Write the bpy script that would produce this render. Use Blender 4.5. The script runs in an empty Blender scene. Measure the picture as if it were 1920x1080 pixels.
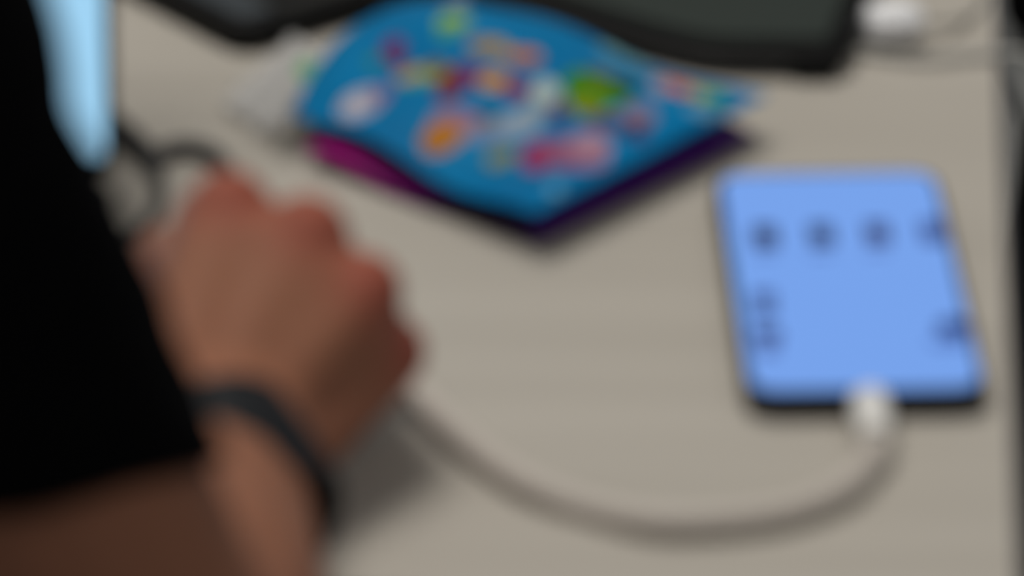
import bpy, bmesh, math, random
import numpy as np
from mathutils import Vector, Matrix, noise

C = bpy.context.scene
COL = C.collection
random.seed(4)
V = Vector
PI = math.pi

# ------------------------------------------------------------------ camera, world, lights, exposure
TZ = 0.74                                   # table height
PITCH = math.radians(28.3)
FPX = 9400.0                                # focal length in pixels of a 1920 wide frame
DIST = 1.541
FWD = V((0, math.cos(PITCH), -math.sin(PITCH)))
UPV = V((0, math.sin(PITCH), math.cos(PITCH)))
CAMP = V((0, 0, TZ)) - FWD * DIST
cd = bpy.data.cameras.new('camera'); cam = bpy.data.objects.new('camera', cd); COL.objects.link(cam)
cam.location = CAMP; cam.rotation_euler = (PI / 2 - PITCH, 0, 0)
cd.sensor_width = 36.0; cd.lens = 36.0 * FPX / 1920.0; cd.clip_start = 0.05; cd.clip_end = 60
cd.dof.use_dof = True; cd.dof.focus_distance = 6.0; cd.dof.aperture_fstop = 13.0
C.camera = cam

w = bpy.data.worlds.new('room_light'); C.world = w; w.use_nodes = True
w.node_tree.nodes['Background'].inputs[0].default_value = (0.95, 0.98, 1.0, 1)
w.node_tree.nodes['Background'].inputs[1].default_value = 0.16

def area(name, loc, target, sx, sy, power, col):
    l = bpy.data.lights.new(name, 'AREA'); l.shape = 'RECTANGLE'; l.size = sx; l.size_y = sy
    l.energy = power; l.color = col
    o = bpy.data.objects.new(name, l); COL.objects.link(o)
    o.location = loc; o.rotation_euler = (V(target) - V(loc)).to_track_quat('-Z', 'Y').to_euler()
    return o
area('ceiling_lamp_back', (-0.42, 0.22, 2.75), (0, 0, TZ), 1.2, 0.7, 31.5, (1.0, 0.965, 0.90))
area('added_fill_front', (1.1, -1.2, 2.7), (0, 0, TZ), 1.2, 0.6, 8.5, (1.0, 0.97, 0.92))  # added fill light that lowers the contrast, not a ceiling fixture
C.view_settings.view_transform = 'Standard'; C.view_settings.look = 'None'
C.view_settings.gamma = 1.0; C.view_settings.use_curve_mapping = False
C.view_settings.exposure = 0.0
C.cycles.use_denoising = True

# ------------------------------------------------------------------ helpers
def at(px, py, h=0.0):
    """the point at height h above the table that the photograph shows at pixel (px, py)"""
    d = FWD * FPX + V((1, 0, 0)) * (px - 960) + UPV * (540 - py)
    t = (TZ + h - CAMP.z) / d.z
    return CAMP + d * t

def lin(c):
    r = []
    for x in c[:3]:
        x /= 255.0
        r.append(x / 12.92 if x <= 0.04045 else ((x + 0.055) / 1.055) ** 2.4)
    return (*r, 1.0)

MATS = {}
def mat(name, col, rough=0.5, spec=0.5, metal=0.0, emit=None, power=0.0, bump=0.0, bscale=400, alpha=1.0, trans=0.0, attr=None, var=0.0, sss=0.0, coat=0.0):
    if name in MATS: return MATS[name]
    m = bpy.data.materials.new(name); m.use_nodes = True
    nt = m.node_tree; b = nt.nodes['Principled BSDF']
    b.inputs['Base Color'].default_value = lin(col)
    b.inputs['Roughness'].default_value = rough
    b.inputs['Specular IOR Level'].default_value = spec
    b.inputs['Metallic'].default_value = metal
    b.inputs['Alpha'].default_value = alpha
    b.inputs['Transmission Weight'].default_value = trans
    b.inputs['Coat Weight'].default_value = coat
    if sss:
        b.inputs['Subsurface Weight'].default_value = sss
        b.inputs['Subsurface Radius'].default_value = (0.01, 0.004, 0.002)
        b.inputs['Subsurface Scale'].default_value = 0.3
    if emit:
        b.inputs['Emission Color'].default_value = lin(emit)
        b.inputs['Emission Strength'].default_value = power
    tc = nt.nodes.new('ShaderNodeTexCoord')
    if attr:
        a = nt.nodes.new('ShaderNodeAttribute'); a.attribute_name = attr
        nt.links.new(a.outputs['Color'], b.inputs['Base Color'])
    elif var:
        n = nt.nodes.new('ShaderNodeTexNoise'); n.inputs['Scale'].default_value = bscale * 0.2
        mx = nt.nodes.new('ShaderNodeMix'); mx.data_type = 'RGBA'
        l = lin(col)
        mx.inputs['A'].default_value = (*[c * (1 - var) for c in l[:3]], 1)
        mx.inputs['B'].default_value = (*[min(1, c * (1 + var)) for c in l[:3]], 1)
        nt.links.new(tc.outputs['Object'], n.inputs['Vector'])
        nt.links.new(n.outputs['Fac'], mx.inputs['Factor'])
        nt.links.new(mx.outputs['Result'], b.inputs['Base Color'])
    if bump:
        n = nt.nodes.new('ShaderNodeTexNoise'); n.inputs['Scale'].default_value = bscale
        bp = nt.nodes.new('ShaderNodeBump'); bp.inputs['Strength'].default_value = bump
        bp.inputs['Distance'].default_value = 0.001
        nt.links.new(tc.outputs['Object'], n.inputs['Vector'])
        nt.links.new(n.outputs['Fac'], bp.inputs['Height'])
        nt.links.new(bp.outputs['Normal'], b.inputs['Normal'])
    MATS[name] = m
    return m

def link(name, me, m=None, parent=None, smooth=True):
    o = bpy.data.objects.new(name, me); COL.objects.link(o)
    if m is not None: me.materials.append(m)
    if smooth:
        me.polygons.foreach_set('use_smooth', [True] * len(me.polygons))
    if parent is not None:
        o.parent = parent
        o.matrix_parent_inverse = parent.matrix_world.inverted() if parent.type == 'EMPTY' else Matrix()
    return o

def fin(name, bm, m=None, parent=None, smooth=False, sharp=35):
    bmesh.ops.recalc_face_normals(bm, faces=bm.faces)
    me = bpy.data.meshes.new(name); bm.to_mesh(me); bm.free()
    o = link(name, me, m, parent, smooth)
    if smooth:
        try: me.set_sharp_from_angle(angle=math.radians(sharp))
        except Exception: pass
    return o

def thing(name, label, cat, loc=(0, 0, 0), group=None):
    o = bpy.data.objects.new(name, None); COL.objects.link(o)
    o.location = loc; o.empty_display_size = 0.02
    o['label'] = label; o['category'] = cat
    if group: o['group'] = group
    bpy.context.view_layer.update()
    return o

def tag(o, label, cat, group=None):
    o['label'] = label; o['category'] = cat
    if group: o['group'] = group
    return o

def box(bm, c, s, M=None, bev=0.0, seg=2):
    r = bmesh.ops.create_cube(bm, size=1.0)
    vs = r['verts']
    for v in vs:
        v.co = V((v.co.x * s[0], v.co.y * s[1], v.co.z * s[2]))
    if bev:
        es = list({e for v in vs for e in v.link_edges})
        r2 = bmesh.ops.bevel(bm, geom=es, offset=bev, segments=seg, affect='EDGES', profile=0.5)
        vs = list({v for f in r2['faces'] for v in f.verts} | {v for v in vs if v.is_valid})
    for v in vs:
        p = v.co + V(c)
        v.co = M @ p if M is not None else p
    return vs

def tube(bm, pts, rad, n=12, caps=True):
    """a round tube through pts; rad a number or a list"""
    pts = [V(p) for p in pts]
    rad = rad if hasattr(rad, '__len__') else [rad] * len(pts)
    rings = []
    up = V((0, 0, 1))
    t0 = (pts[1] - pts[0]).normalized()
    a = t0.cross(up)
    if a.length < 1e-3: a = t0.cross(V((1, 0, 0)))
    a.normalize()
    for i, p in enumerate(pts):
        t = (pts[min(i + 1, len(pts) - 1)] - pts[max(i - 1, 0)]).normalized()
        a = (a - t * a.dot(t)).normalized(); b = t.cross(a)
        rings.append([bm.verts.new(p + (a * math.cos(2 * PI * k / n) + b * math.sin(2 * PI * k / n)) * rad[i]) for k in range(n)])
    for i in range(len(rings) - 1):
        for k in range(n):
            bm.faces.new((rings[i][k], rings[i][(k + 1) % n], rings[i + 1][(k + 1) % n], rings[i + 1][k]))
    if caps:
        bm.faces.new(rings[0][::-1]); bm.faces.new(rings[-1])

def spline(pts, n=10):
    """Catmull-Rom through pts"""
    P = [V(p) for p in pts]; P = [2 * P[0] - P[1]] + P + [2 * P[-1] - P[-2]]
    out = []
    for i in range(1, len(P) - 2):
        for k in range(n):
            t = k / n
            out.append(0.5 * ((2 * P[i]) + (P[i + 1] - P[i - 1]) * t + (2 * P[i - 1] - 5 * P[i] + 4 * P[i + 1] - P[i + 2]) * t * t + (3 * P[i] - P[i - 1] - 3 * P[i + 1] + P[i + 2]) * t ** 3))
    out.append(P[-2])
    return out

def capsule(bm, a, b, ra, rb, n=20, m=6, flat=None):
    """a closed round cone with domed ends; flat=(axis, factor) squashes it"""
    a, b = V(a), V(b); d = (b - a)
    if d.length < 1e-6: d = V((0, 0, 1e-5))
    t = d.normalized()
    pts, rad = [], []
    for k in range(m):
        th = PI / 2 * (1 - k / m) * 0.98
        pts.append(a - t * ra * math.sin(th)); rad.append(ra * math.cos(th))
    for k in range(7):
        pts.append(a + d * k / 6); rad.append(ra + (rb - ra) * k / 6)
    for k in range(1, m + 1):
        th = PI / 2 * k / m * 0.98
        pts.append(b + t * rb * math.sin(th)); rad.append(rb * math.cos(th))
    i0 = len(bm.verts)
    tube(bm, pts, rad, n)
    if flat:
        bm.verts.ensure_lookup_table()
        ax = V(flat[0]).normalized()
        for v in bm.verts[i0:]:
            u = (v.co - a).dot(t); axis_p = a + t * u
            r = v.co - axis_p
            v.co = axis_p + r + ax * r.dot(ax) * (flat[1] - 1)

def ball(bm, c, r, n=20):
    res = bmesh.ops.create_uvsphere(bm, u_segments=n, v_segments=n // 2 + 2, radius=1.0)
    r = V(r) if hasattr(r, '__len__') else V((r, r, r))
    for v in res['verts']:
        v.co = V((v.co.x * r.x, v.co.y * r.y, v.co.z * r.z)) + V(c)

def remesh(bm, voxel, smooth=6, fac=0.5):
    """melt overlapping closed shapes into one continuous skin"""
    bmesh.ops.recalc_face_normals(bm, faces=bm.faces)
    me = bpy.data.meshes.new('melt'); bm.to_mesh(me); bm.free()
    o = bpy.data.objects.new('melt', me); COL.objects.link(o)
    r = o.modifiers.new('r', 'REMESH'); r.mode = 'VOXEL'; r.voxel_size = voxel; r.adaptivity = 0
    s = o.modifiers.new('s', 'SMOOTH'); s.factor = fac; s.iterations = smooth
    dg = bpy.context.evaluated_depsgraph_get()
    out = bpy.data.meshes.new_from_object(o.evaluated_get(dg))
    bpy.data.objects.remove(o); bpy.data.meshes.remove(me)
    return out

def rounded(pts, r, n=6):
    """round the corners of a 2-D outline; r a number or a list"""
    out = []; N = len(pts)
    for i in range(N):
        p0, p, p1 = V(pts[i - 1]), V(pts[i]), V(pts[(i + 1) % N])
        ri = r[i] if hasattr(r, '__len__') else r
        a = (p0 - p); b = (p1 - p)
        k = min(ri, a.length * 0.48, b.length * 0.48)
        A = p + a.normalized() * k; B = p + b.normalized() * k
        for j in range(n + 1):
            t = j / n
            out.append(A * (1 - t) ** 2 + p * 2 * t * (1 - t) + B * t * t)
    return out

def slab(bm, outline, z0, z1, bev=0.0, steps=3, M=None):
    """an outline raised from z0 to z1 with rounded rims"""
    N = len(outline)
    ce = sum((V(p) for p in outline), V((0, 0))) / N
    nor = []
    for i in range(N):
        t = (V(outline[(i + 1) % N]) - V(outline[i - 1])).normalized()
        nn = V((t.y, -t.x))
        if nn.dot(V(outline[i]) - ce) < 0: nn = -nn
        nor.append(nn)
    prof = []
    if bev:
        for k in range(steps + 1):
            th = PI / 2 * k / steps
            prof.append((z0 + bev * (1 - math.sin(th)), bev * (1 - math.cos(th)) * 1.0))
        prof = prof[::-1]
        prof = [(z0 + bev * (1 - math.sin(PI / 2 * k / steps)), bev * (1 - math.cos(PI / 2 * k / steps))) for k in range(steps, -1, -1)]
        prof = [(z0 + bev * (1 - math.cos(PI / 2 * k / steps)), bev * (1 - math.sin(PI / 2 * k / steps))) for k in range(steps + 1)]
        prof += [(z1 - bev * (1 - math.cos(PI / 2 * k / steps)), bev * (1 - math.sin(PI / 2 * k / steps))) for k in range(steps, -1, -1)]
    else:
        prof = [(z0, 0), (z1, 0)]
    rings = []
    for z, ins in prof:
        ring = []
        for i in range(N):
            q = V(outline[i]) - nor[i] * ins
            p = V((q.x, q.y, z))
            ring.append(bm.verts.new(M @ p if M is not None else p))
        rings.append(ring)
    for a, b in zip(rings[:-1], rings[1:]):
        for i in range(N):
            bm.faces.new((a[i], a[(i + 1) % N], b[(i + 1) % N], b[i]))
    bm.faces.new(rings[0][::-1]); bm.faces.new(rings[-1])

def frame2(o, ex):
    """a matrix at o with its x axis along ex, level"""
    ex = V((ex.x, ex.y, 0)).normalized(); ey = V((-ex.y, ex.x, 0))
    return Matrix(((ex.x, ey.x, 0, o.x), (ex.y, ey.y, 0, o.y), (0, 0, 1, o.z), (0, 0, 0, 1)))

# ------------------------------------------------------------------ floor
bm = bmesh.new()
bmesh.ops.create_grid(bm, x_segments=1, y_segments=1, size=4.0)
fl = fin('floor', bm, mat('grey_carpet', (150, 149, 146), 0.95, 0.1, bump=0.6, bscale=900, var=0.12))
fl['kind'] = 'structure'

# ------------------------------------------------------------------ table
def table_material():
    m = bpy.data.materials.new('pale_laminate'); m.use_nodes = True
    nt = m.node_tree; b = nt.nodes['Principled BSDF']
    b.inputs['Roughness'].default_value = 0.62; b.inputs['Specular IOR Level'].default_value = 0.25
    tc = nt.nodes.new('ShaderNodeTexCoord'); mp = nt.nodes.new('ShaderNodeMapping')
    mp.inputs['Scale'].default_value = (2.0, 34, 34)
    n = nt.nodes.new('ShaderNodeTexNoise'); n.inputs['Scale'].default_value = 1.6; n.inputs['Detail'].default_value = 5
    cr = nt.nodes.new('ShaderNodeValToRGB')
    cr.color_ramp.elements[0].position = 0.30; cr.color_ramp.elements[0].color = lin((164, 158, 149))
    cr.color_ramp.elements[1].position = 0.72; cr.color_ramp.elements[1].color = lin((172, 166, 157))
    nt.links.new(tc.outputs['Object'], mp.inputs['Vector']); nt.links.new(mp.outputs['Vector'], n.inputs['Vector'])
    nt.links.new(n.outputs['Fac'], cr.inputs['Fac']); nt.links.new(cr.outputs['Color'], b.inputs['Base Color'])
    return m
ea, eb = at(1878, 85), at(1916, 1000)
edir = (ea - eb).normalized()                                # along the right edge, away from the camera
ecross = V((edir.y, -edir.x, 0))
corner = eb - edir * 0.045                                   # front right corner, just below the frame
TM = Matrix(((ecross.x, edir.x, 0, corner.x), (ecross.y, edir.y, 0, corner.y), (0, 0, 1, 0), (0, 0, 0, 1)))
TWD, TDP = 1.40, 0.80
tb = thing('table', 'pale beige laminate table with a dark edge band under everything', 'table', (corner.x, corner.y, 0))
bm = bmesh.new(); box(bm, (-TWD / 2, TDP / 2, TZ - 0.0125), (TWD - 0.004, TDP - 0.004, 0.025), TM)
fin('tabletop', bm, table_material(), tb)
bm = bmesh.new()
o_ = [(0, 0), (0, TDP), (-TWD, TDP), (-TWD, 0)]
for a, b, sz in ((( -0.001, TDP / 2), 0, (0.002, TDP, 0.0245)), ((-TWD + 0.001, TDP / 2), 0, (0.002, TDP, 0.0245)), ((-TWD / 2, 0.001), 0, (TWD - 0.004, 0.002, 0.0245)), ((-TWD / 2, TDP - 0.001), 0, (TWD - 0.004, 0.002, 0.0245))):
    box(bm, (a[0], a[1], TZ - 0.01275), sz, TM)
eb_ = fin('edge_band', bm, mat('dark_edging', (62, 62, 66), 0.6), tb); eb_['label'] = 'dark grey edge band'
steel = mat('grey_steel', (70, 72, 75), 0.4, metal=0.6)
for x in (-0.06, -TWD + 0.06):
    for y in (0.06, TDP - 0.06):
        bm = bmesh.new(); tube(bm, [TM @ V((x, y, 0.0)), TM @ V((x, y, 0.012)), TM @ V((x, y, 0.012)), TM @ V((x, y, TZ - 0.0255))], [0.026, 0.026, 0.02, 0.02], 20)
        fin('leg', bm, steel, tb, True)

# ------------------------------------------------------------------ blue and purple sweet bags
def quad_uv(A, B, Cc, D, u, v):
    return (B * (1 - u) + A * u) * (1 - v) + (Cc * (1 - u) + D * u) * v

class Bag:
    def __init__(s, A, B, Cc, D, rim, T, seed, sag, bow=None):
        s.q = [V((p.x, p.y)) for p in (A, B, Cc, D)]; s.rim = rim; s.T = T; s.sag = sag; s.bow = V((0, 0)) if bow is None else V((bow.x, bow.y)); s.seed = seed
        s.ex = s.q[0] - s.q[1]; s.ey = s.q[2] - s.q[1]
    def bulge(s, u, v):
        # flat crimped seals at both v ends, folded sides at the u ends
        a = max(0.0, min(1.0, min(v, 1 - v) / 0.5 - 0.09)); b = min(u, 1 - u) / 0.5
        f = (1 - (1 - a) ** 2.6) ** 0.75 * (1 - (1 - b) ** 2.6) ** 0.75
        return f
    def wr(s, u, v):
        n = noise.noise(V((u * 5 + s.seed, v * 5, s.seed))) * 0.0016 + noise.noise(V((u * 13 + s.seed, v * 9, 3.3))) * 0.0008
        return n
    def build(s, name, m, colf, parent=None, N=150, floor_at=None):
        vs, fs, cs = [], [], []
        for side in (1, -1):
            for i in range(N + 1):
                for j in range(N + 1):
                    u, v = i / N, j / N
                    edge = i in (0, N) or j in (0, N)
                    p = quad_uv(*s.q, u, v) + s.bow * (4 * v * (1 - v) * u * u)
                    f = s.bulge(u, v)
                    seal = max(0.0, 1 - min(v, 1 - v) / 0.045)
                    crimp = 0.0005 * math.sin(v * 900) * seal
                    mid = s.rim + 0.0022 * math.sin(u * 9 + s.seed) * (1 - f) + crimp
                    if side == 1:
                        z = mid + s.T * f + s.wr(u, v) * (0.25 + f) * (0 if edge else 1)
                    else:
                        z = mid - (0 if edge else 0.0004) - f * s.sag
                        z = max(z, TZ + 0.0004)
                    if floor_at is not None and side == -1:
                        z = max(z, floor_at(p)) if not edge else z
                    vs.append((p.x, p.y, z)); cs.append(colf(p, u, v) if side == 1 else colf(None, u, v))
        M1 = (N + 1) ** 2
        for b_, flip in ((0, False), (M1, True)):
            for i in range(N):
                for j in range(N):
                    k = b_ + i * (N + 1) + j
                    q = (k, k + 1, k + N + 2, k + N + 1)
                    fs.append(q if flip else q[::-1])
        me = bpy.data.meshes.new(name); me.from_pydata(vs, [], fs)
        at_ = me.color_attributes.new('print', 'FLOAT_COLOR', 'POINT')
        at_.data.foreach_set('color', np.array(cs, dtype=np.float32).ravel())
        bmx = bmesh.new(); bmx.from_mesh(me); bmesh.ops.remove_doubles(bmx, verts=bmx.verts, dist=1e-6)
        bmesh.ops.recalc_face_normals(bmx, faces=bmx.faces); bmx.to_mesh(me); bmx.free()
        return link(name, me, m, parent)

R1 = 0.0145
bA, bB, bC, bD = at(545, 205, R1), at(1005, 412, R1), at(1437, 192, R1), at(874, -6, R1)
blue_bag = Bag(bA, bB, bC, bD, TZ + R1, 0.0105, 1.7, 0.003, at(680, 34, R1) - at(716, 100, R1))
R2 = 0.005
pA, pB, pC, pD = at(568, 286, R2), at(1012, 449, R2), at(1418, 254, R2), at(905, 70, R2)
purple_bag = Bag(pA, pB, pC, pD, TZ + R2, 0.007, 6.1, 0.0046)

PURPLE = lin((165, 10, 125)); PURPLE2 = lin((68, 10, 106))
def purple_col(p, u, v):
    k = min(1, max(0, (1 - u) * 2.2 - 0.4)); 
    c = [PURPLE[i] * (1 - k) + PURPLE2[i] * k for i in range(3)]
    return (*c, 1)
foil2 = mat('purple_foil', (90, 10, 90), 0.42, 0.3, attr='print')
pb = purple_bag.build('candy_bag', foil2, purple_col, N=70)
tag(pb, 'purple and magenta foil sweet bag lying flat underneath the blue one', 'sweet bag')

# print on the blue bag: (px, py, rx, ry, turn, sRGB)  -- coloured sweets, washed-out lettering and one painted glare highlight
PRINT_GLARE = [
 (1180, 102, 70, 28, 20, (120, 175, 185)),
 (675, 195, 46, 24, -8, (190, 186, 205)), (660, 205, 16, 12, 0, (235, 230, 240)), (712, 183, 16, 14, 0, (150, 110, 160)),
 (742, 88, 24, 28, 0, (120, 40, 120)), (752, 115, 14, 14, 0, (120, 60, 70)),
 (850, 45, 34, 18, 0, (165, 205, 60)), (835, 62, 20, 12, 0, (90, 180, 120)), (700, 115, 15, 12, 0, (70, 150, 110)),
 (800, 135, 50, 20, -12, (200, 180, 20)), (758, 140, 20, 10, 0, (220, 150, 90)), (785, 158, 40, 7, 0, (90, 180, 150)), (820, 122, 22, 16, 0, (120, 110, 20)),
 (848, 150, 28, 38, -15, (135, 40, 55)), (885, 140, 22, 22, 0, (120, 60, 130)),
 (915, 78, 40, 14, 8, (185, 150, 70)), (985, 98, 36, 17, 15, (215, 125, 40)), (950, 88, 20, 10, 0, (210, 170, 60)),
 (925, 152, 30, 18, 10, (225, 160, 30)), (968, 168, 28, 16, 10, (160, 40, 75)),
 (1025, 176, 26, 24, 0, (205, 222, 212)), (1000, 205, 30, 16, 0, (150, 175, 190)), (965, 228, 46, 22, -10, (165, 185, 205)), (900, 240, 40, 14, -8, (150, 160, 190)),
 (910, 215, 22, 10, 0, (70, 90, 80)), (1050, 205, 20, 14, 0, (110, 50, 90)),
 (855, 228, 52, 18, -10, (168, 132, 165)), (828, 262, 42, 20, -6, (205, 132, 36)),
 (1120, 165, 70, 34, 0, (72, 150, 28)), (1095, 188, 40, 20, 10, (140, 160, 20)), (1170, 160, 30, 18, 0, (60, 90, 30)), (1130, 140, 30, 12, 0, (130, 130, 30)),
 (1060, 286, 80, 22, -6, (168, 102, 138)), (1000, 294, 26, 18, 0, (175, 25, 90)), (1110, 276, 40, 22, -8, (196, 152, 175)),
 (935, 290, 30, 12, 0, (150, 150, 70)),
 (1240, 156, 18, 28, 0, (190, 170, 175)), (1275, 156, 28, 34, 0, (235, 110, 40)), (1312, 170, 24, 26, 0, (200, 185, 80)), (1338, 182, 22, 22, 0, (70, 180, 100)), (1315, 212, 36, 14, 0, (110, 165, 200)),
 (1195, 218, 36, 20, 0, (150, 135, 165)), (1200, 250, 20, 16, 0, (80, 25, 85)), (1140, 225, 40, 12, 0, (110, 80, 110)),
 (1040, 362, 14, 10, 0, (120, 185, 225)),  # glare highlight painted into the foil colour as a pale blue spot
]
BL = []
GRID = []
for i in range(61):
    for j in range(61):
        u_, v_ = i / 60, j / 60
        q_ = quad_uv(*blue_bag.q, u_, v_) + blue_bag.bow * (4 * v_ * (1 - v_) * u_ * u_)
        P_ = V((q_.x, q_.y, blue_bag.rim + blue_bag.T * blue_bag.bulge(u_, v_)))
        d_ = P_ - CAMP; t_ = d_.dot(FWD)
        GRID.append((960 + FPX * d_.x / t_, 540 - FPX * d_.dot(UPV) / t_, P_))
for (px, py, rx, ry, an, c) in PRINT_GLARE:
    p = min(GRID, key=lambda g: (g[0] - px) ** 2 + (g[1] - py) ** 2)[2]; s_ = 6.1e3
    BL.append((p.x, p.y, rx / s_, ry / s_ / math.sin(PITCH), math.radians(an), tuple(q * 0.60 for q in lin(c))))
BX = np.array([b[:5] for b in BL]); 
BLUE = lin((1, 116, 168)); BLUE2 = lin((0, 96, 146))
def blue_col(p, u, v):
    if p is None: return BLUE2
    k = 0.5 + 0.5 * noise.noise(V((u * 4, v * 4, 9)))
    c = tuple(BLUE[i] * k + BLUE2[i] * (1 - k) for i in range(3))
    for x, y, rx, ry, an, col in BL:
        dx, dy = p.x - x, p.y - y
        if abs(dx) > 0.02 or abs(dy) > 0.03: continue
        a = dx * math.cos(an) + dy * math.sin(an); b = -dx * math.sin(an) + dy * math.cos(an)
        d = (a / rx) ** 2 + (b / ry) ** 2
        if d < 1: c = col[:3]
    return (*c, 1)
def purple_top(p):
    B = purple_bag.q[1]; ex, ey = purple_bag.ex, purple_bag.ey
    d = p - B; det = ex.x * ey.y - ex.y * ey.x
    u = (d.x * ey.y - d.y * ey.x) / det; v = (ex.x * d.y - ex.y * d.x) / det
    if not (0 <= u <= 1 and 0 <= v <= 1): return TZ + 0.002
    return purple_bag.rim + purple_bag.T * purple_bag.bulge(u, v) + 0.0012
foil = mat('blue_foil', (8, 120, 170), 0.5, 0.08, attr='print')
bb = blue_bag.build('candy_bag', foil, blue_col, N=190, floor_at=purple_top)
tag(bb, 'bright blue foil sweet bag printed with colourful sweets, on the purple bag', 'sweet bag')

# ------------------------------------------------------------------ crumpled clear wrapper by the bag's left corner
def wrapper():
    N = 46; vs, fs, cs = [], [], []
    o = at(545, 188, 0.0); 
    ax = V((at(612, 124).x - o.x, at(612, 124).y - o.y, 0)); ay = V((-0.011, 0.018, 0))
    for i in range(N + 1):
        for j in range(N + 1):
            a, b = i / N * 2 - 1, j / N * 2 - 1
            e = 1 + 0.12 * noise.noise(V((a * 2, b * 2, 5)))
            p = o + ax * a * e + ay * b * (1.0 + 0.15 * noise.noise(V((a * 3, 2, b))))
            q = V((p.x, p.y))
            d = q - blue_bag.q[1]; ex, ey = blue_bag.ex, blue_bag.ey; det = ex.x * ey.y - ex.y * ey.x
            u = (d.x * ey.y - d.y * ey.x) / det; v = (ex.x * d.y - ex.y * d.x) / det
            over = max(0, min(1, min((1.12 - u) / 0.2, (v + 0.14) / 0.2)))
            base = 0.004 + (R1 + 0.0045) * (over * over * (3 - 2 * over))
            if 0 <= u <= 1 and 0 <= v <= 1: base = max(base, R1 + blue_bag.T * blue_bag.bulge(u, v) + 0.003)
            z = TZ + base + 0.0020 * noise.noise(V((a * 3.0, b * 3.0, 1))) + 0.0007 * noise.noise(V((a * 8, b * 8, 7)))
            vs.append((p.x, p.y, max(z, TZ + 0.0012)))
            g = math.exp(-((a - 0.55) / 0.30) ** 2 - ((b + 0.15) / 0.55) ** 2)
            g = 1 if g > 0.45 else 0
            w0, g0 = lin((196, 195, 194)), lin((122, 196, 140))
            cs.append((*[w0[k] * (1 - g) + g0[k] * g for k in range(3)], 1))
    for i in range(N):
        for j in range(N):
            k = i * (N + 1) + j; fs.append((k, k + N + 1, k + N + 2, k + 1))
    me = bpy.data.meshes.new('plastic_wrapper'); me.from_pydata(vs, [], fs)
    a_ = me.color_attributes.new('print', 'FLOAT_COLOR', 'POINT'); a_.data.foreach_set('color', np.array(cs, dtype=np.float32).ravel())
    ob = link('plastic_wrapper', me, mat('clear_film', (220, 222, 222), 0.55, 0.2, attr='print', alpha=0.42))
    so = ob.modifiers.new('film', 'SOLIDIFY'); so.thickness = 0.0002
    return tag(ob, 'crumpled translucent plastic wrapper with pale green print by the blue bag', 'wrapper')
wrapper()

# ------------------------------------------------------------------ phone with its screen on
PH = 0.0082
c0, c1, c2, c3 = at(1345, 322, PH), at(1768, 318, PH), at(1848, 738, PH), at(1388, 748, PH)
pc = (c0 + c1 + c2 + c3) / 4
pex = ((c1 - c0) + (c2 - c3)); PW = pex.length / 2; pey = ((c0 - c3) + (c1 - c2)); PLn = pey.length / 2
PM = frame2(V((pc.x, pc.y, TZ)), pex)
phone = thing('smartphone', 'lit phone with a pale blue screen and a white cable plugged in', 'phone', (pc.x, pc.y, TZ))
W2, H2 = PW / 2, PLn / 2
def rr(x0, x1, y0, y1, r, n=6): return rounded([(x0, y0), (x1, y0), (x1, y1), (x0, y1)], r, n)
bm = bmesh.new(); slab(bm, rr(-W2, W2, -H2, H2, 0.010), 0.0005, PH - 0.0002, 0.0022, 4, PM)
ph_body = fin('body', bm, mat('phone_frame', (10, 9, 10), 0.5, 0.25), phone, True, 50)
bm = bmesh.new(); slab(bm, rr(-W2 + 0.001, W2 - 0.001, -H2 + 0.001, H2 - 0.001, 0.0095), PH - 0.0004, PH, 0, 3, PM)
fin('bezel', bm, mat('phone_bezel', (14, 14, 16), 0.15, 0.4), phone)
SX, SY0, SY1 = W2 - 0.0022, -H2 + 0.004, H2 - 0.0025
bm = bmesh.new(); slab(bm, rr(-SX, SX, SY0, SY1, 0.0085), PH, PH + 0.0002, 0, 3, PM)
scr = mat('phone_screen', (4, 4, 6), 0.12, 0.3, emit=(117, 162, 236), power=0.98)
ph_scr = fin('screen', bm, scr, phone)
def on_screen(px, py):
    q = PM.inverted() @ at(px, py, PH + 0.0003); return q.x, q.y
def icon(px, py, wx, wy, col, name='icon', r=0.25):
    x, y = on_screen(px, py)
    b = bmesh.new(); x0, x1 = max(x - wx / 2, -SX), min(x + wx / 2, SX)
    slab(b, rr(x0, x1, y - wy / 2, y + wy / 2, min(wx, wy) * r), PH + 0.0002, PH + 0.0003, 0, 2, PM)
    return fin(name, b, mat('icon_%d_%d_%d' % col, (5, 5, 7), 0.15, 0.3, emit=col, power=0.95), ph_scr)
for px, py, col in ((1435, 443, (38, 46, 86)), (1540, 440, (44, 60, 106)), (1645, 437, (54, 64, 116)), (1748, 434, (62, 84, 146))):
    icon(px, py, 0.0074, 0.0145, col)
for dx, c in ((-10, (70, 120, 190)), (95, (92, 132, 205)),):
    icon(1435 + dx + 10, 476, 0.0072, 0.0022, (84, 112, 180), 'caption')
icon(1645, 472, 0.0072, 0.0022, (92, 120, 190), 'caption')
icon(1432, 560, 0.0066, 0.0088, (54, 72, 128)); icon(1434, 585, 0.0060, 0.0052, (44, 58, 108))
icon(1438, 628, 0.0076, 0.0088, (46, 56, 108)); icon(1442, 654, 0.0050, 0.0062, (74, 94, 160))
icon(1797, 614, 0.0125, 0.0100, (28, 48, 112), 'button', 0.5); icon(1780, 640, 0.012, 0.0060, (90, 126, 200), 'button', 0.4)
icon(1380, 520, 0.0018, 0.055, (120, 172, 244), 'scroll_bar')
bm = bmesh.new()
for x in (-0.022, 0.022):
    for k in range(5): box(bm, (x + k * 0.0022 - 0.0044, -H2 + 0.0002, 0.004), (0.0011, 0.0006, 0.0011), PM)
gr = fin('speaker_grille', bm, mat('dark_hole', (2, 2, 2), 0.9), ph_body); gr['kind'] = 'stuff'

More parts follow.
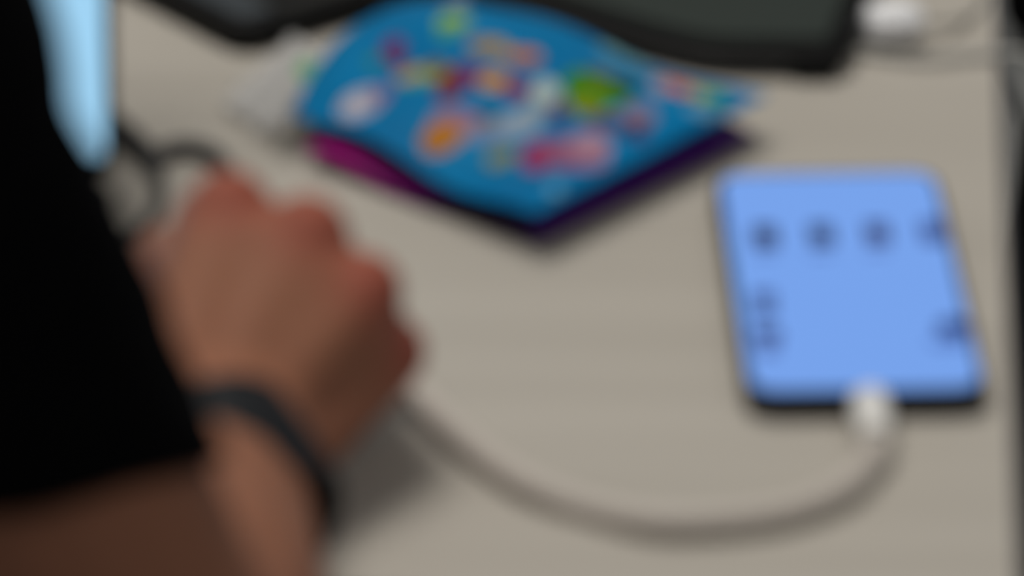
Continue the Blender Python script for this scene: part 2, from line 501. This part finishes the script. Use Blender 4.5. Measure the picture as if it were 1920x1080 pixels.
# ------------------------------------------------------------------ white cable: phone to hand
wcab = mat('white_cable', (184, 176, 168), 0.55, 0.3, bump=0.15, bscale=2500)
wplug = mat('white_plug', (226, 224, 220), 0.35, 0.4)
pf = PM @ V((0, -H2, 0.0042))
px_dir = PM.to_3x3() @ V((0, -1, 0))
ps = at(1625, 742, 0.0042); pin = PM.inverted() @ ps
P0 = PM @ V((pin.x, -H2 + 0.0005, 0.0042))
path = [P0 + px_dir * 0.018, P0 + px_dir * 0.026, at(1628, 868, 0.0042), at(1580, 918, 0.0042), at(1480, 958, 0.0042), at(1360, 976, 0.0042), at(1230, 978, 0.0042), at(1100, 952, 0.003), at(990, 908, 0.0042), at(900, 850, 0.0042), at(835, 795, 0.0045), at(785, 742, 0.006), at(735, 700, 0.011), at(690, 690, 0.018), at(640, 690, 0.026)]
cab = thing('charging_cable', 'thick white charging cable curving from the phone to the hand', 'cable', (P0.x, P0.y, TZ))
bm = bmesh.new(); tube(bm, spline(path, 10), 0.0040, 16)
fin('cord', bm, wcab, cab, True)
bm = bmesh.new()
sec = [(0.0, 0.0048), (0.0005, 0.0056), (0.010, 0.0058), (0.013, 0.0053), (0.016, 0.0048), (0.022, 0.0042)]
tube(bm, [P0 + px_dir * d + V((0, 0, 0.0022)) for d, r in sec], [r for d, r in sec], 20)
plug_o = fin('plug', bm, wplug, cab, True, 60)
bm = bmesh.new(); box(bm, (pin.x, -H2 + 0.001, 0.0042), (0.0078, 0.0030, 0.0024), PM, 0.0005)
fin('connector_tip', bm, steel, plug_o)

# ------------------------------------------------------------------ dark grey padded case behind the bag
def xy(px, py, h=0): p = at(px, py, h); return V((p.x, p.y))
cs_out = rounded([xy(862, 6), xy(1215, 120), xy(1330, 148), xy(1582, 150), xy(1655, -40), xy(1700, -190), xy(1010, -230)], [0.01, 0.02, 0.02, 0.008, 0.02, 0.015, 0.015], 8)
case_c = sum(cs_out, V((0, 0))) / len(cs_out)
case = thing('padded_case', 'dark grey padded case with a black rim behind the blue bag', 'case', (case_c.x, case_c.y, TZ))
def inset(pts, k): 
    N = len(pts); out = []
    for i in range(N):
        t = (pts[(i + 1) % N] - pts[i - 1]).normalized(); n = V((t.y, -t.x))
        if n.dot(pts[i] - case_c) < 0: n = -n
        out.append(pts[i] - n * k)
    return out
bm = bmesh.new(); slab(bm, cs_out, TZ + 0.0006, TZ + 0.0115, 0.0045, 5)
fin('body', bm, mat('black_rim', (9, 9, 9), 0.7, 0.15, bump=0.2, bscale=1500), case, True, 60)
bm = bmesh.new(); slab(bm, inset(cs_out, 0.0065), TZ + 0.0110, TZ + 0.0128, 0.0009, 3)
fin('top_panel', bm, mat('grey_green_cloth', (50, 56, 53), 0.85, 0.12, bump=0.4, bscale=1800), case, True, 60)['label'] = 'dark grey green top panel'
bm = bmesh.new()
ppts = [V((p.x, p.y, TZ + 0.0062)) for p in cs_out]; tube(bm, ppts + [ppts[0]], 0.0011, 8, False)
zip_o = fin('zip', bm, mat('zip_black', (8, 8, 8), 0.5), case, True)
bm = bmesh.new(); p = xy(1526, 150); box(bm, (p.x, p.y, TZ + 0.0046), (0.015, 0.006, 0.008), None, 0.0022, 3)
fin('corner_bumper', bm, mat('black_rim', (13, 13, 13)), case, True, 60)
bm = bmesh.new(); p = xy(1660, -120); tube(bm, spline([V((p.x - 0.004, p.y, TZ + 0.0128)), V((p.x + 0.004, p.y - 0.02, TZ + 0.016)), V((p.x - 0.002, p.y - 0.04, TZ + 0.0132))]), 0.0018, 8)
fin('pull_loop', bm, mat('zip_black', (8, 8, 8)), zip_o, True)

# ------------------------------------------------------------------ black handheld lying top left
k0, k1, k2 = at(454, 112), at(238, -2), at(764, 20)
d1 = (k1 - k0).normalized(); d2 = V((d1.y, -d1.x, 0))
if d2.dot(k2 - k0) < 0: d2 = -d2
d2 = ((k2 - k0).normalized() * 0.95 + d2 * 0.05).normalized()
KL, KW, KT = 0.150, 0.098, 0.011
def kxy(a, b): p = k0 + d1 * a + d2 * b; return V((p.x, p.y))
kc = kxy(KL / 2, KW / 2)
hh = thing('handheld_terminal', 'black glossy handheld device with a grey patch, corner pointing at viewer', 'device', (kc.x, kc.y, TZ))
bm = bmesh.new(); slab(bm, rounded([kxy(0, 0), kxy(0, KW), kxy(KL, KW), kxy(KL, 0)], 0.012, 8), TZ + 0.0006, TZ + KT, 0.003, 4)
fin('body', bm, mat('black_plastic', (5, 5, 5), 0.55, 0.2), hh, True, 60)
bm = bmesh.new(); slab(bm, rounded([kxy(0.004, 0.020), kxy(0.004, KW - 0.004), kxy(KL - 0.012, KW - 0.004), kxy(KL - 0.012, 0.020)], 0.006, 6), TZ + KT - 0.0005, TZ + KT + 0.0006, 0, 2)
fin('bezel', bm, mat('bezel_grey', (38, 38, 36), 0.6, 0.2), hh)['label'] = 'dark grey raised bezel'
bm = bmesh.new(); slab(bm, rounded([kxy(0.011, 0.024), kxy(0.011, KW - 0.008), kxy(KL - 0.02, KW - 0.008), kxy(KL - 0.02, 0.024)], 0.003, 6), TZ + KT + 0.0006, TZ + KT + 0.0010, 0, 2)
fin('screen', bm, mat('dead_screen', (2, 2, 3), 0.35, 0.15), hh)
bm = bmesh.new(); slab(bm, rounded([kxy(0.0065, 0.005), kxy(0.0065, 0.0185), kxy(0.050, 0.0185), kxy(0.050, 0.005)], 0.004, 6), TZ + KT - 0.0005, TZ + KT + 0.0007, 0, 2)  # thin slate grey patch beside the screen
fin('grey_patch', bm, mat('patch_grey', (58, 63, 67), 0.6, 0.2), hh)['label'] = 'slate grey patch'
for q in range(3):
    bm = bmesh.new(); p = kxy(0.062 + q * 0.022, 0.0115); box(bm, (p.x, p.y, TZ + KT), (0.008, 0.008, 0.002), None, 0.0009)
    fin('button', bm, mat('bezel_grey', (44, 44, 42)), hh, True)

# ------------------------------------------------------------------ white plug and grey cord at the top right
q0, q1 = at(1622, 44, 0.009), at(1742, 36, 0.009)
ad = thing('charger_plug', 'small white plug lying beside the grey padded case', 'plug', (q0.x, q0.y, TZ))
qd = (q1 - q0).normalized()
bm = bmesh.new()
ss = [(0, 0.0045), (0.001, 0.0068), (0.012, 0.0072), (0.0165, 0.0062), (0.0195, 0.0038)]
tube(bm, [q0 + qd * d for d, r in ss], [r for d, r in ss], 20); fin('body', bm, mat('bright_white', (236, 236, 238), 0.4), ad, True, 50)
bm = bmesh.new()
tube(bm, spline([q0 + qd * 0.018, at(1770, 42, 0.006), at(1815, 30, 0.002), at(1845, -10, 0.002), at(1850, -90, 0.002)], 8), 0.0012, 10); fin('cord', bm, mat('pale_cord', (172, 168, 160), 0.5), ad, True)
bm = bmesh.new()
for s in (-1, 1): 
    sd = V((-qd.y, qd.x, 0)) * 0.003 * s
    tube(bm, [q0 + sd - qd * 0.008, q0 + sd + qd * 0.001], 0.0009, 8)
fin('prongs', bm, steel, ad, True)
gc_ = bmesh.new()
er = at(1888, 104, 0.002)
tube(gc_, spline([at(1596, 92, 0.0022), at(1660, 104, 0.0022), at(1740, 112, 0.0022), at(1820, 104, 0.0022), at(1872, 101, 0.0022), er + V((0.006, 0, 0.0)), er + V((0.016, -0.003, -0.012)), er + V((0.022, -0.004, -0.06)), er + V((0.024, 0.0, -0.30)), er + V((0.03, 0.02, -0.72))], 8), 0.0012, 10)
tag(fin('grey_cord', gc_, mat('grey_cord', (168, 167, 163), 0.55), None, True), 'thin grey cord running across the table and over its edge', 'cable')

# ------------------------------------------------------------------ laptop at the left
hx = at(214, 395, 0.010)
LW, LD, LT = 0.335, 0.172, 0.015
lap = thing('laptop', 'open black laptop with a pale blue lit screen behind the sleeve', 'laptop', (hx.x - LW / 2, hx.y, TZ))
LM = Matrix.Translation((hx.x, hx.y, TZ))
bm = bmesh.new(); slab(bm, rr(-LW, 0, -LD, 0.010, 0.008), 0.002, LT, 0.002, 3, LM)
fin('base', bm, mat('laptop_black', (11, 11, 12), 0.5, 0.4), lap, True, 50)
for r_ in range(5):
    for c_ in range(13):
        if r_ == 0 and 3 < c_ < 9: continue
        bm = bmesh.new(); box(bm, (-LW + 0.026 + c_ * 0.0236, -0.086 + r_ * 0.018, LT + 0.0009), (0.0195, 0.0155, 0.0018), LM, 0.0005, 1)
        fin('key', bm, mat('key_black', (16, 16, 17), 0.5), lap)
bm = bmesh.new(); box(bm, (-LW + 0.026 + 6 * 0.0236, -0.086, LT + 0.0009), (0.0195 * 6, 0.0155, 0.0018), LM, 0.0005, 1); fin('space_bar', bm, mat('key_black', (16, 16, 17)), lap)
bm = bmesh.new(); slab(bm, rr(-LW / 2 - 0.052, -LW / 2 + 0.052, -LD + 0.010, -0.102, 0.004), LT - 0.0002, LT + 0.0003, 0, 2, LM); fin('trackpad', bm, mat('pad_black', (20, 20, 21), 0.3), lap)
bm = bmesh.new(); tube(bm, [LM @ V((-0.04, 0.004, LT + 0.001)), LM @ V((-LW + 0.04, 0.004, LT + 0.001))], 0.0042, 12); fin('hinge', bm, mat('laptop_black', (11, 11, 12)), lap, True)
tilt = math.radians(18)
SM = LM @ Matrix.Translation((0, 0.006, LT + 0.001)) @ Matrix.Rotation(PI / 2 - tilt, 4, 'X')      # lid: x along the hinge, y up the lid, z towards the sitter
LH = 0.215
bm = bmesh.new(); slab(bm, rr(-LW, 0, 0.001, LH, 0.008), -0.006, -0.0008, 0.0015, 3, SM); lid_o = fin('lid', bm, mat('laptop_black', (11, 11, 12)), lap, True, 50)
bm = bmesh.new(); slab(bm, rr(-LW + 0.0028, -0.0028, 0.008, LH - 0.006, 0.003), -0.0010, -0.0004, 0, 2, SM)
fin('screen', bm, mat('laptop_screen', (3, 3, 4), 0.2, 0.3, emit=(154, 203, 234), power=1.1), lid_o)
bm = bmesh.new(); slab(bm, rr(-LW + 0.03, -0.10, 0.03, LH - 0.03, 0.003), -0.0004, -0.0002, 0, 2, SM)
fin('window_pane', bm, mat('laptop_page', (3, 3, 4), 0.2, 0.3, emit=(205, 224, 238), power=0.95), lid_o)

# black cable looping out from the laptop to the hand
lc = bmesh.new()
tube(lc, spline([at(-260, 20, 0.003), at(-60, 130, 0.003), at(100, 172, 0.003), at(176, 200, 0.003), at(216, 236, 0.003), at(252, 268, 0.003), at(292, 289, 0.003), at(345, 276, 0.003), at(396, 290, 0.003), at(430, 330, 0.003), at(462, 410, 0.003), at(490, 500, 0.003), at(500, 590, 0.003), at(470, 690, 0.003), at(425, 790, 0.003), at(395, 870, 0.003)], 10), 0.0029, 12)
tag(fin('looped_cable', lc, mat('dark_cable', (34, 33, 33), 0.5), None, True), 'dark cable from behind the laptop arching to the right and under the fist', 'cable')
lc = bmesh.new()
tube(lc, spline([at(-200, -60, 0.0025), at(0, 70, 0.0026), at(120, 140, 0.004), at(188, 196, 0.0086), at(226, 230, 0.0092), at(262, 262, 0.0092), at(288, 302, 0.0060), at(299, 350, 0.003), at(290, 395, 0.003), at(262, 430, 0.003), at(228, 442, 0.005), at(206, 436, 0.0062), at(200, 436, 0.0062)], 10), 0.0022, 12)
tag(fin('looped_cable', lc, mat('dark_cable', (34, 33, 33)), None, True), 'dark cable bending back down to the right side of the laptop', 'cable')

# ------------------------------------------------------------------ the seated person
W_ = at(400, 858, 0.030)
E_ = at(262, 1340, 0.076)
S_ = E_ + V((-0.104, -0.030, 0.248))
MI, MM, MR, MP = at(430, 396, 0.074), at(574, 446, 0.070), at(680, 546, 0.058), at(732, 660, 0.036)
cx = S_.x - 0.185; sy = S_.y
Fh = V((0.30, 0.95, 0)).normalized(); DZ = V((0, 0, -1))
bm = bmesh.new()
# right arm
capsule(bm, S_, S_ + (E_ - S_) * 0.45, 0.056, 0.050); capsule(bm, S_ + (E_ - S_) * 0.45, E_, 0.050, 0.041)
F1 = E_ + (W_ - E_) * 0.28
capsule(bm, E_, F1, 0.041, 0.043); capsule(bm, F1, W_ + (E_ - W_) * 0.1, 0.043, 0.0275)
fl_n = (MM - W_).cross(MP - MI).normalized()
if fl_n.z < 0: fl_n = -fl_n
capsule(bm, W_ + (E_ - W_) * 0.12, W_ + (MM - W_) * 0.1, 0.0275, 0.027, flat=(fl_n, 0.82))
# palm: one broad wedge per metacarpal
KN = [(MI, 0.0125), (MM, 0.0128), (MR, 0.0118), (MP, 0.0108)]
lat = (MP - MI).normalized()
for i, (M_, r) in enumerate(KN):
    st = W_ + lat * (-0.014 + 0.008 * i)
    capsule(bm, st, M_ - fl_n * 0.002, 0.0165, r)
    capsule(bm, st - fl_n * 0.008, M_ - fl_n * 0.014, 0.015, r * 1.02)
for a, b in ((MI, MM), (MM, MR), (MR, MP)):
    for q_ in (0.14, 0.28, 0.42, 0.56): capsule(bm, a + (W_ - a) * q_ - fl_n * 0.0005, b + (W_ - b) * q_ - fl_n * 0.0005, 0.0124 + 0.004 * q_, 0.0118 + 0.004 * q_)
# heel and thumb ball
capsule(bm, W_ + lat * 0.009 - fl_n * 0.006, MP + (W_ - MP) * 0.25 - fl_n * 0.010, 0.0165, 0.013)
TIPS = []
for (M_, r), L, sp in zip(KN, ((0.040, 0.024, 0.019), (0.043, 0.027, 0.020), (0.039, 0.025, 0.020), (0.030, 0.019, 0.017)), (-0.10, -0.12, -0.22, -0.40)):
    f1 = (Fh * 0.50 + DZ * 0.86 + lat * sp).normalized()
    p1 = M_ + f1 * L[0]; p1.z = max(p1.z, TZ + 0.012)
    p2 = p1 + (Fh * -0.72 + DZ * 0.55 - lat * 0.35).normalized() * L[1]; p2.z = max(p2.z, TZ + 0.011)
    p3 = p2 + (Fh * -0.80 - DZ * 0.5).normalized() * L[2]
    capsule(bm, M_, p1, r, 0.0092 * r / 0.0118); capsule(bm, p1, p2, 0.0094 * r / 0.0118, 0.0084 * r / 0.0118); capsule(bm, p2, p3, 0.0084 * r / 0.0118, 0.0072 * r / 0.0118)
    TIPS.append((p1, p2, p3))
TB = W_ - lat * 0.020 + V((0, 0.006, 0.004))
t1, t2, t3 = at(300, 590, 0.046), at(316, 486, 0.046), at(410, 446, 0.037)
capsule(bm, TB, t1, 0.0165, 0.0125); capsule(bm, t1, t2, 0.0122, 0.0105); capsule(bm, t2, t3, 0.0104, 0.0082)
capsule(bm, TB + lat * 0.012 + fl_n * 0.004, MI + (W_ - MI) * 0.35 - fl_n * 0.006, 0.015, 0.013)
capsule(bm, t1 + V((0.004, 0, 0)), MI + (W_ - MI) * 0.3 - fl_n * 0.006, 0.011, 0.012)
# torso, neck, head
capsule(bm, (cx, sy - 0.02, 0.56), (cx, sy - 0.01, 0.92), 0.125, 0.130, flat=((0, 1, 0), 0.72))
S2 = V((cx - 0.185, sy, S_.z))
capsule(bm, S_ - V((0.03, 0, 0)), S2 + V((0.03, 0, 0)), 0.060, 0.060)
HD = V((cx, sy + 0.05, 1.30))
capsule(bm, (cx, sy, 1.03), (cx, sy + 0.03, 1.20), 0.058, 0.052)
ball(bm, HD + V((0, -0.006, 0.02)), (0.074, 0.094, 0.098)); ball(bm, HD + V((0, 0.030, -0.045)), (0.056, 0.060, 0.068))
capsule(bm, HD + V((0, 0.088, 0.012)), HD + V((0, 0.106, -0.024)), 0.008, 0.013)
for s in (-1, 1):
    ball(bm, HD + V((s * 0.076, -0.004, -0.008)), (0.010, 0.018, 0.031)); ball(bm, HD + V((s * 0.032, 0.078, 0.026)), (0.022, 0.012, 0.007))
capsule(bm, HD + V((-0.018, 0.086, -0.050)), HD + V((0.018, 0.086, -0.050)), 0.006, 0.006)
# left arm resting on the laptop
E2 = V((cx - 0.235, sy + 0.06, TZ + 0.075)); W2_ = V((cx - 0.06, sy + 0.235, TZ + 0.052))
capsule(bm, S2, E2, 0.056, 0.042); capsule(bm, E2, W2_, 0.043, 0.027)
hd2 = V((0.10, 0.99, 0.02)).normalized(); lat2 = V((hd2.y, -hd2.x, 0))
for i, L in enumerate((0.030, 0.040, 0.044, 0.040)):
    st = W2_ + lat2 * (-0.012 + 0.008 * i); M_ = W2_ + hd2 * 0.080 + lat2 * (-0.034 + 0.0225 * i)
    capsule(bm, st, M_, 0.016, 0.0115)
    p1 = M_ + (hd2 + DZ * 0.25).normalized() * L; p2 = p1 + (hd2 + DZ * 0.9).normalized() * L * 0.55
    p2.z = max(p2.z, TZ + LT + 0.012); capsule(bm, M_, p1, 0.0105, 0.009); capsule(bm, p1, p2, 0.009, 0.0075)
capsule(bm, W2_ + lat2 * 0.016, W2_ + hd2 * 0.045 + lat2 * 0.045, 0.015, 0.011); capsule(bm, W2_ + hd2 * 0.045 + lat2 * 0.045, W2_ + hd2 * 0.085 + lat2 * 0.052 + DZ * 0.008, 0.011, 0.008)
body = remesh(bm, 0.0021, 7, 0.5)
co = np.empty(len(body.vertices) * 3, dtype=np.float32); body.vertices.foreach_get('co', co); co = co.reshape(-1, 3)
base = np.array(lin((138, 93, 72))[:3]); red = np.array(lin((148, 68, 58))[:3])
k = np.zeros(len(co))
for M_, r in KN:
    k = np.maximum(k, np.exp(-(np.linalg.norm(co - np.array(M_ + fl_n * 0.004), axis=1) / 0.013) ** 2))
for tri in TIPS:
    for p in tri: k = np.maximum(k, 0.85 * np.exp(-(np.linalg.norm(co - np.array(p), axis=1) / 0.016) ** 2))
k = k[:, None] * 0.9
colr = np.ones((len(co), 4), dtype=np.float32); colr[:, :3] = base * (1 - k) + red * k
ca = body.color_attributes.new('print', 'FLOAT_COLOR', 'POINT'); ca.data.foreach_set('color', colr.ravel())
body.name = 'person'
person = link('person', body, mat('skin', (176, 122, 100), 0.62, 0.14, attr='print', bump=0.15, bscale=700, sss=0.12))
tag(person, 'seated person in a black t-shirt, right hand closed into a fist', 'person')

# nails on the right thumb, eyes
bm = bmesh.new(); ball(bm, t3 + V((0.002, 0.003, 0.0068)), (0.0052, 0.0062, 0.0016), 12)
fin('thumb_nail', bm, mat('nail', (172, 122, 106), 0.3), person, True)
for s in (-1, 1):
    bm = bmesh.new(); ball(bm, HD + V((s * 0.031, 0.075, 0.012)), 0.012, 16); eye_o = fin('eye', bm, mat('eye_white', (225, 222, 216), 0.2), person, True)
    bm = bmesh.new(); ball(bm, HD + V((s * 0.031, 0.0845, 0.0105)), (0.0055, 0.003, 0.0055), 12); fin('iris', bm, mat('iris', (40, 26, 18), 0.2), eye_o, True)
bm = bmesh.new(); ball(bm, HD + V((0, -0.016, 0.032)), (0.083, 0.096, 0.098), 24); ball(bm, HD + V((0, -0.045, -0.02)), (0.074, 0.058, 0.07), 20)
capsule(bm, HD + V((-0.05, 0.062, 0.085)), HD + V((0.05, 0.062, 0.085)), 0.024, 0.024)
hm = remesh(bm, 0.004, 3); hm.name = 'hair'
link('hair', hm, mat('hair_dark', (24, 18, 15), 0.6, 0.3, bump=0.8, bscale=300), person)

# t-shirt: melted torso and lofted sleeves with real hems
bm = bmesh.new()
capsule(bm, (cx, sy - 0.025, 0.54), (cx, sy - 0.01, 0.93), 0.150, 0.146, flat=((0, 1, 0), 0.76))
capsule(bm, S_ - V((0.02, 0, -0.004)), S2 + V((0.02, 0, 0.004)), 0.066, 0.066)
capsule(bm, (cx, sy - 0.004, 1.03), (cx, sy + 0.008, 1.085), 0.085, 0.066)
for S, E, k in ((S_, E_, 0.30), (S2, E2, 0.30)): capsule(bm, S, S + (E - S) * k, 0.070, 0.066)
shirt = remesh(bm, 0.006, 5)
bm = bmesh.new(); bm.from_mesh(shirt)
def sleeve(S, E, k0, k1, r0, r1, seed):
    ax = (E - S).normalized(); u = ax.cross(V((0, 1, 0))).normalized(); v = ax.cross(u).normalized()
    n, m = 64, 40; rings = []
    def ring(t, off):
        r = r0 + (r1 - r0) * (t - k0) / (k1 - k0); L = (E - S).length
        rg = []
        for i in range(n):
            a = 2 * PI * i / n
            d = u * math.cos(a) + v * math.sin(a)
            wv = 0.0035 * noise.noise(V((math.cos(a) * 1.6 + seed, math.sin(a) * 1.6, t * 9))) + 0.0015 * noise.noise(V((math.cos(a) * 4 + seed, math.sin(a) * 4, t * 20)))
            sk = (0.010 * d.x + 0.032 * d.y) * max(0.0, (t - k0) / (k1 - k0)) ** 2
            rg.append(bm.verts.new(S + ax * (t * L + sk) + d * (r + wv - off)))
        return rg
    ts = [k0 + (k1 - k0) * i / m for i in range(m + 1)]
    rings = [ring(t, 0) for t in ts]
    rings += [ring(k1 + 0.004, 0.0006), ring(k1 + 0.004, 0.0022)] + [ring(t, 0.0028) for t in ts[::-1][:14]]
    for a, b in zip(rings[:-1], rings[1:]):
        for i in range(n): bm.faces.new((a[i], a[(i + 1) % n], b[(i + 1) % n], b[i]))
sleeve(S_, E_, 0.06, 0.74, 0.0680, 0.0500, 2.0)
sleeve(S2, E2, 0.06, 0.74, 0.0735, 0.0600, 8.0)
black_cloth = mat('black_cotton', (5, 5, 6), 0.95, 0.04, bump=0.3, bscale=1800)
fin('shirt', bm, black_cloth, person, True, 60)['label'] = 'loose black short-sleeved t-shirt'
# trousers and shoes under the table
bm = bmesh.new()
capsule(bm, (cx - 0.07, sy - 0.03, 0.545), (cx + 0.07, sy - 0.03, 0.545), 0.095, 0.095)
for s in (-1, 1):
    kn = V((cx + s * 0.12, sy + 0.40, 0.545)); an = V((cx + s * 0.12, sy + 0.41, 0.11))
    capsule(bm, (cx + s * 0.085, sy - 0.02, 0.54), kn, 0.088, 0.066); capsule(bm, kn, an, 0.066, 0.052)
tr = remesh(bm, 0.008, 5); tr.name = 'trousers'
link('trousers', tr, mat('dark_denim', (30, 34, 46), 0.9, 0.1), person)
for s in (-1, 1):
    bm = bmesh.new(); capsule(bm, (cx + s * 0.12, sy + 0.385, 0.048), (cx + s * 0.125, sy + 0.55, 0.036), 0.046, 0.035); sm = remesh(bm, 0.006, 3); sm.name = 'shoe'
    link('shoe', sm, mat('shoe_black', (20, 20, 20), 0.5), person)

# black wristband
axw = (E_ - W_).normalized(); wc = W_ + axw * 0.049
axw = (axw + V((0.70, 0, -0.78))).normalized()
u = axw.cross(V((0, 0, 1))).normalized(); v = u.cross(axw).normalized()
bm = bmesh.new(); rings = []
prof = [(-0.0170, 0.0015), (-0.0170, 0.0034), (-0.0150, 0.0048), (0.0, 0.0052), (0.0150, 0.0048), (0.0170, 0.0034), (0.0170, 0.0015), (0, 0.0010)]
for i in range(64):
    a = 2 * PI * i / 64; d = u * math.cos(a) * 0.0315 + v * math.sin(a) * 0.0330
    n_ = (u * math.cos(a) + v * math.sin(a))
    rings.append([bm.verts.new(wc + d + n_ * r + axw * z) for z, r in prof])
for i in range(64):
    A, B = rings[i], rings[(i + 1) % 64]
    for q in range(len(prof)): bm.faces.new((A[q], A[(q + 1) % len(prof)], B[(q + 1) % len(prof)], B[q]))
fin('wristband', bm, mat('band_rubber', (15, 18, 22), 0.6, 0.3), person, True, 50)['label'] = 'black rubber wristband'

# ------------------------------------------------------------------ chairs and a bag beyond the right edge
def make_chair(name, label, loc, rot, col):
    t = thing(name, label, 'chair', loc); t.rotation_euler = (0, 0, rot)
    bpy.context.view_layer.update(); M = t.matrix_world.copy()
    cl = mat('chair_cloth_%d' % col[0], col, 0.9, 0.1, bump=0.3, bscale=900); st = mat('chair_metal', (28, 28, 30), 0.45)
    b = bmesh.new(); box(b, (0, 0, 0.425), (0.42, 0.42, 0.05), M, 0.02, 4); fin('seat', b, cl, t, True, 60)
    b = bmesh.new(); box(b, (0, -0.235, 0.72), (0.40, 0.035, 0.34), M, 0.016, 4); fin('backrest', b, cl, t, True, 60)
    for x in (-0.19, 0.19):
        for y in (-0.19, 0.19):
            b = bmesh.new(); tube(b, [M @ V((x * 1.06, y * 1.06, 0)), M @ V((x, y, 0.405))], 0.011, 12); fin('leg', b, st, t, True)
        b = bmesh.new(); tube(b, spline([M @ V((x, -0.19, 0.38)), M @ V((x, -0.24, 0.44)), M @ V((x, -0.242, 0.66))], 6), 0.010, 12); fin('back_post', b, st, t, True)
    return t
make_chair('chair', 'dark upholstered chair the person in black is sitting on', (cx, sy - 0.01, 0), 0, (30, 30, 34))
# the right-hand chair stands sideways: its backrest is on the far side
SZ = 0.45
rl, fl_ = at(1922, 135, SZ - TZ), at(1897, 400, SZ - TZ)
RM = frame2(V((rl.x, rl.y, 0)), V((rl.y - fl_.y, fl_.x - rl.x, 0)))          # origin under the seat's far left corner, x to the right, y away
rc = RM @ V((0.21, -0.21, 0))
rch = thing('chair', 'black chair standing sideways against the right edge of the table', 'chair', (rc.x, rc.y, 0))
blk = mat('chair_black', (8, 8, 9), 0.92, 0.08, bump=0.3, bscale=900); gpl = mat('grey_plastic', (112, 113, 112), 0.5, 0.3)
bm = bmesh.new(); box(bm, (0.21, -0.21, SZ - 0.03), (0.42, 0.42, 0.06), RM, 0.014, 4); fin('seat', bm, blk, rch, True, 60)
bk = RM.inverted() @ at(1885, 72, SZ - TZ + 0.024)
bm = bmesh.new(); box(bm, (bk.x + 0.22, bk.y + 0.02, SZ + 0.024 + 0.19), (0.44, 0.04, 0.38), RM, 0.012, 4); fin('backrest', bm, blk, rch, True, 60)
for x in (bk.x + 0.006, bk.x + 0.43):
    bm = bmesh.new(); tube(bm, spline([RM @ V((x + 0.02, -0.05, SZ - 0.02)), RM @ V((x + 0.004, -0.02, SZ + 0.004)), RM @ V((x, bk.y + 0.03, SZ + 0.02)), RM @ V((x, bk.y + 0.045, SZ + 0.25))], 6), 0.009, 12)
    o_b = fin('back_bracket', bm, gpl, rch, True); o_b['label'] = 'grey plastic bracket'
for x in (0.03, 0.39):
    for y in (-0.03, -0.39):
        bm = bmesh.new(); tube(bm, [RM @ V((x, y, 0)), RM @ V((x, y, SZ - 0.055))], 0.011, 12); fin('leg', bm, mat('chair_metal', (28, 28, 30)), rch, True)
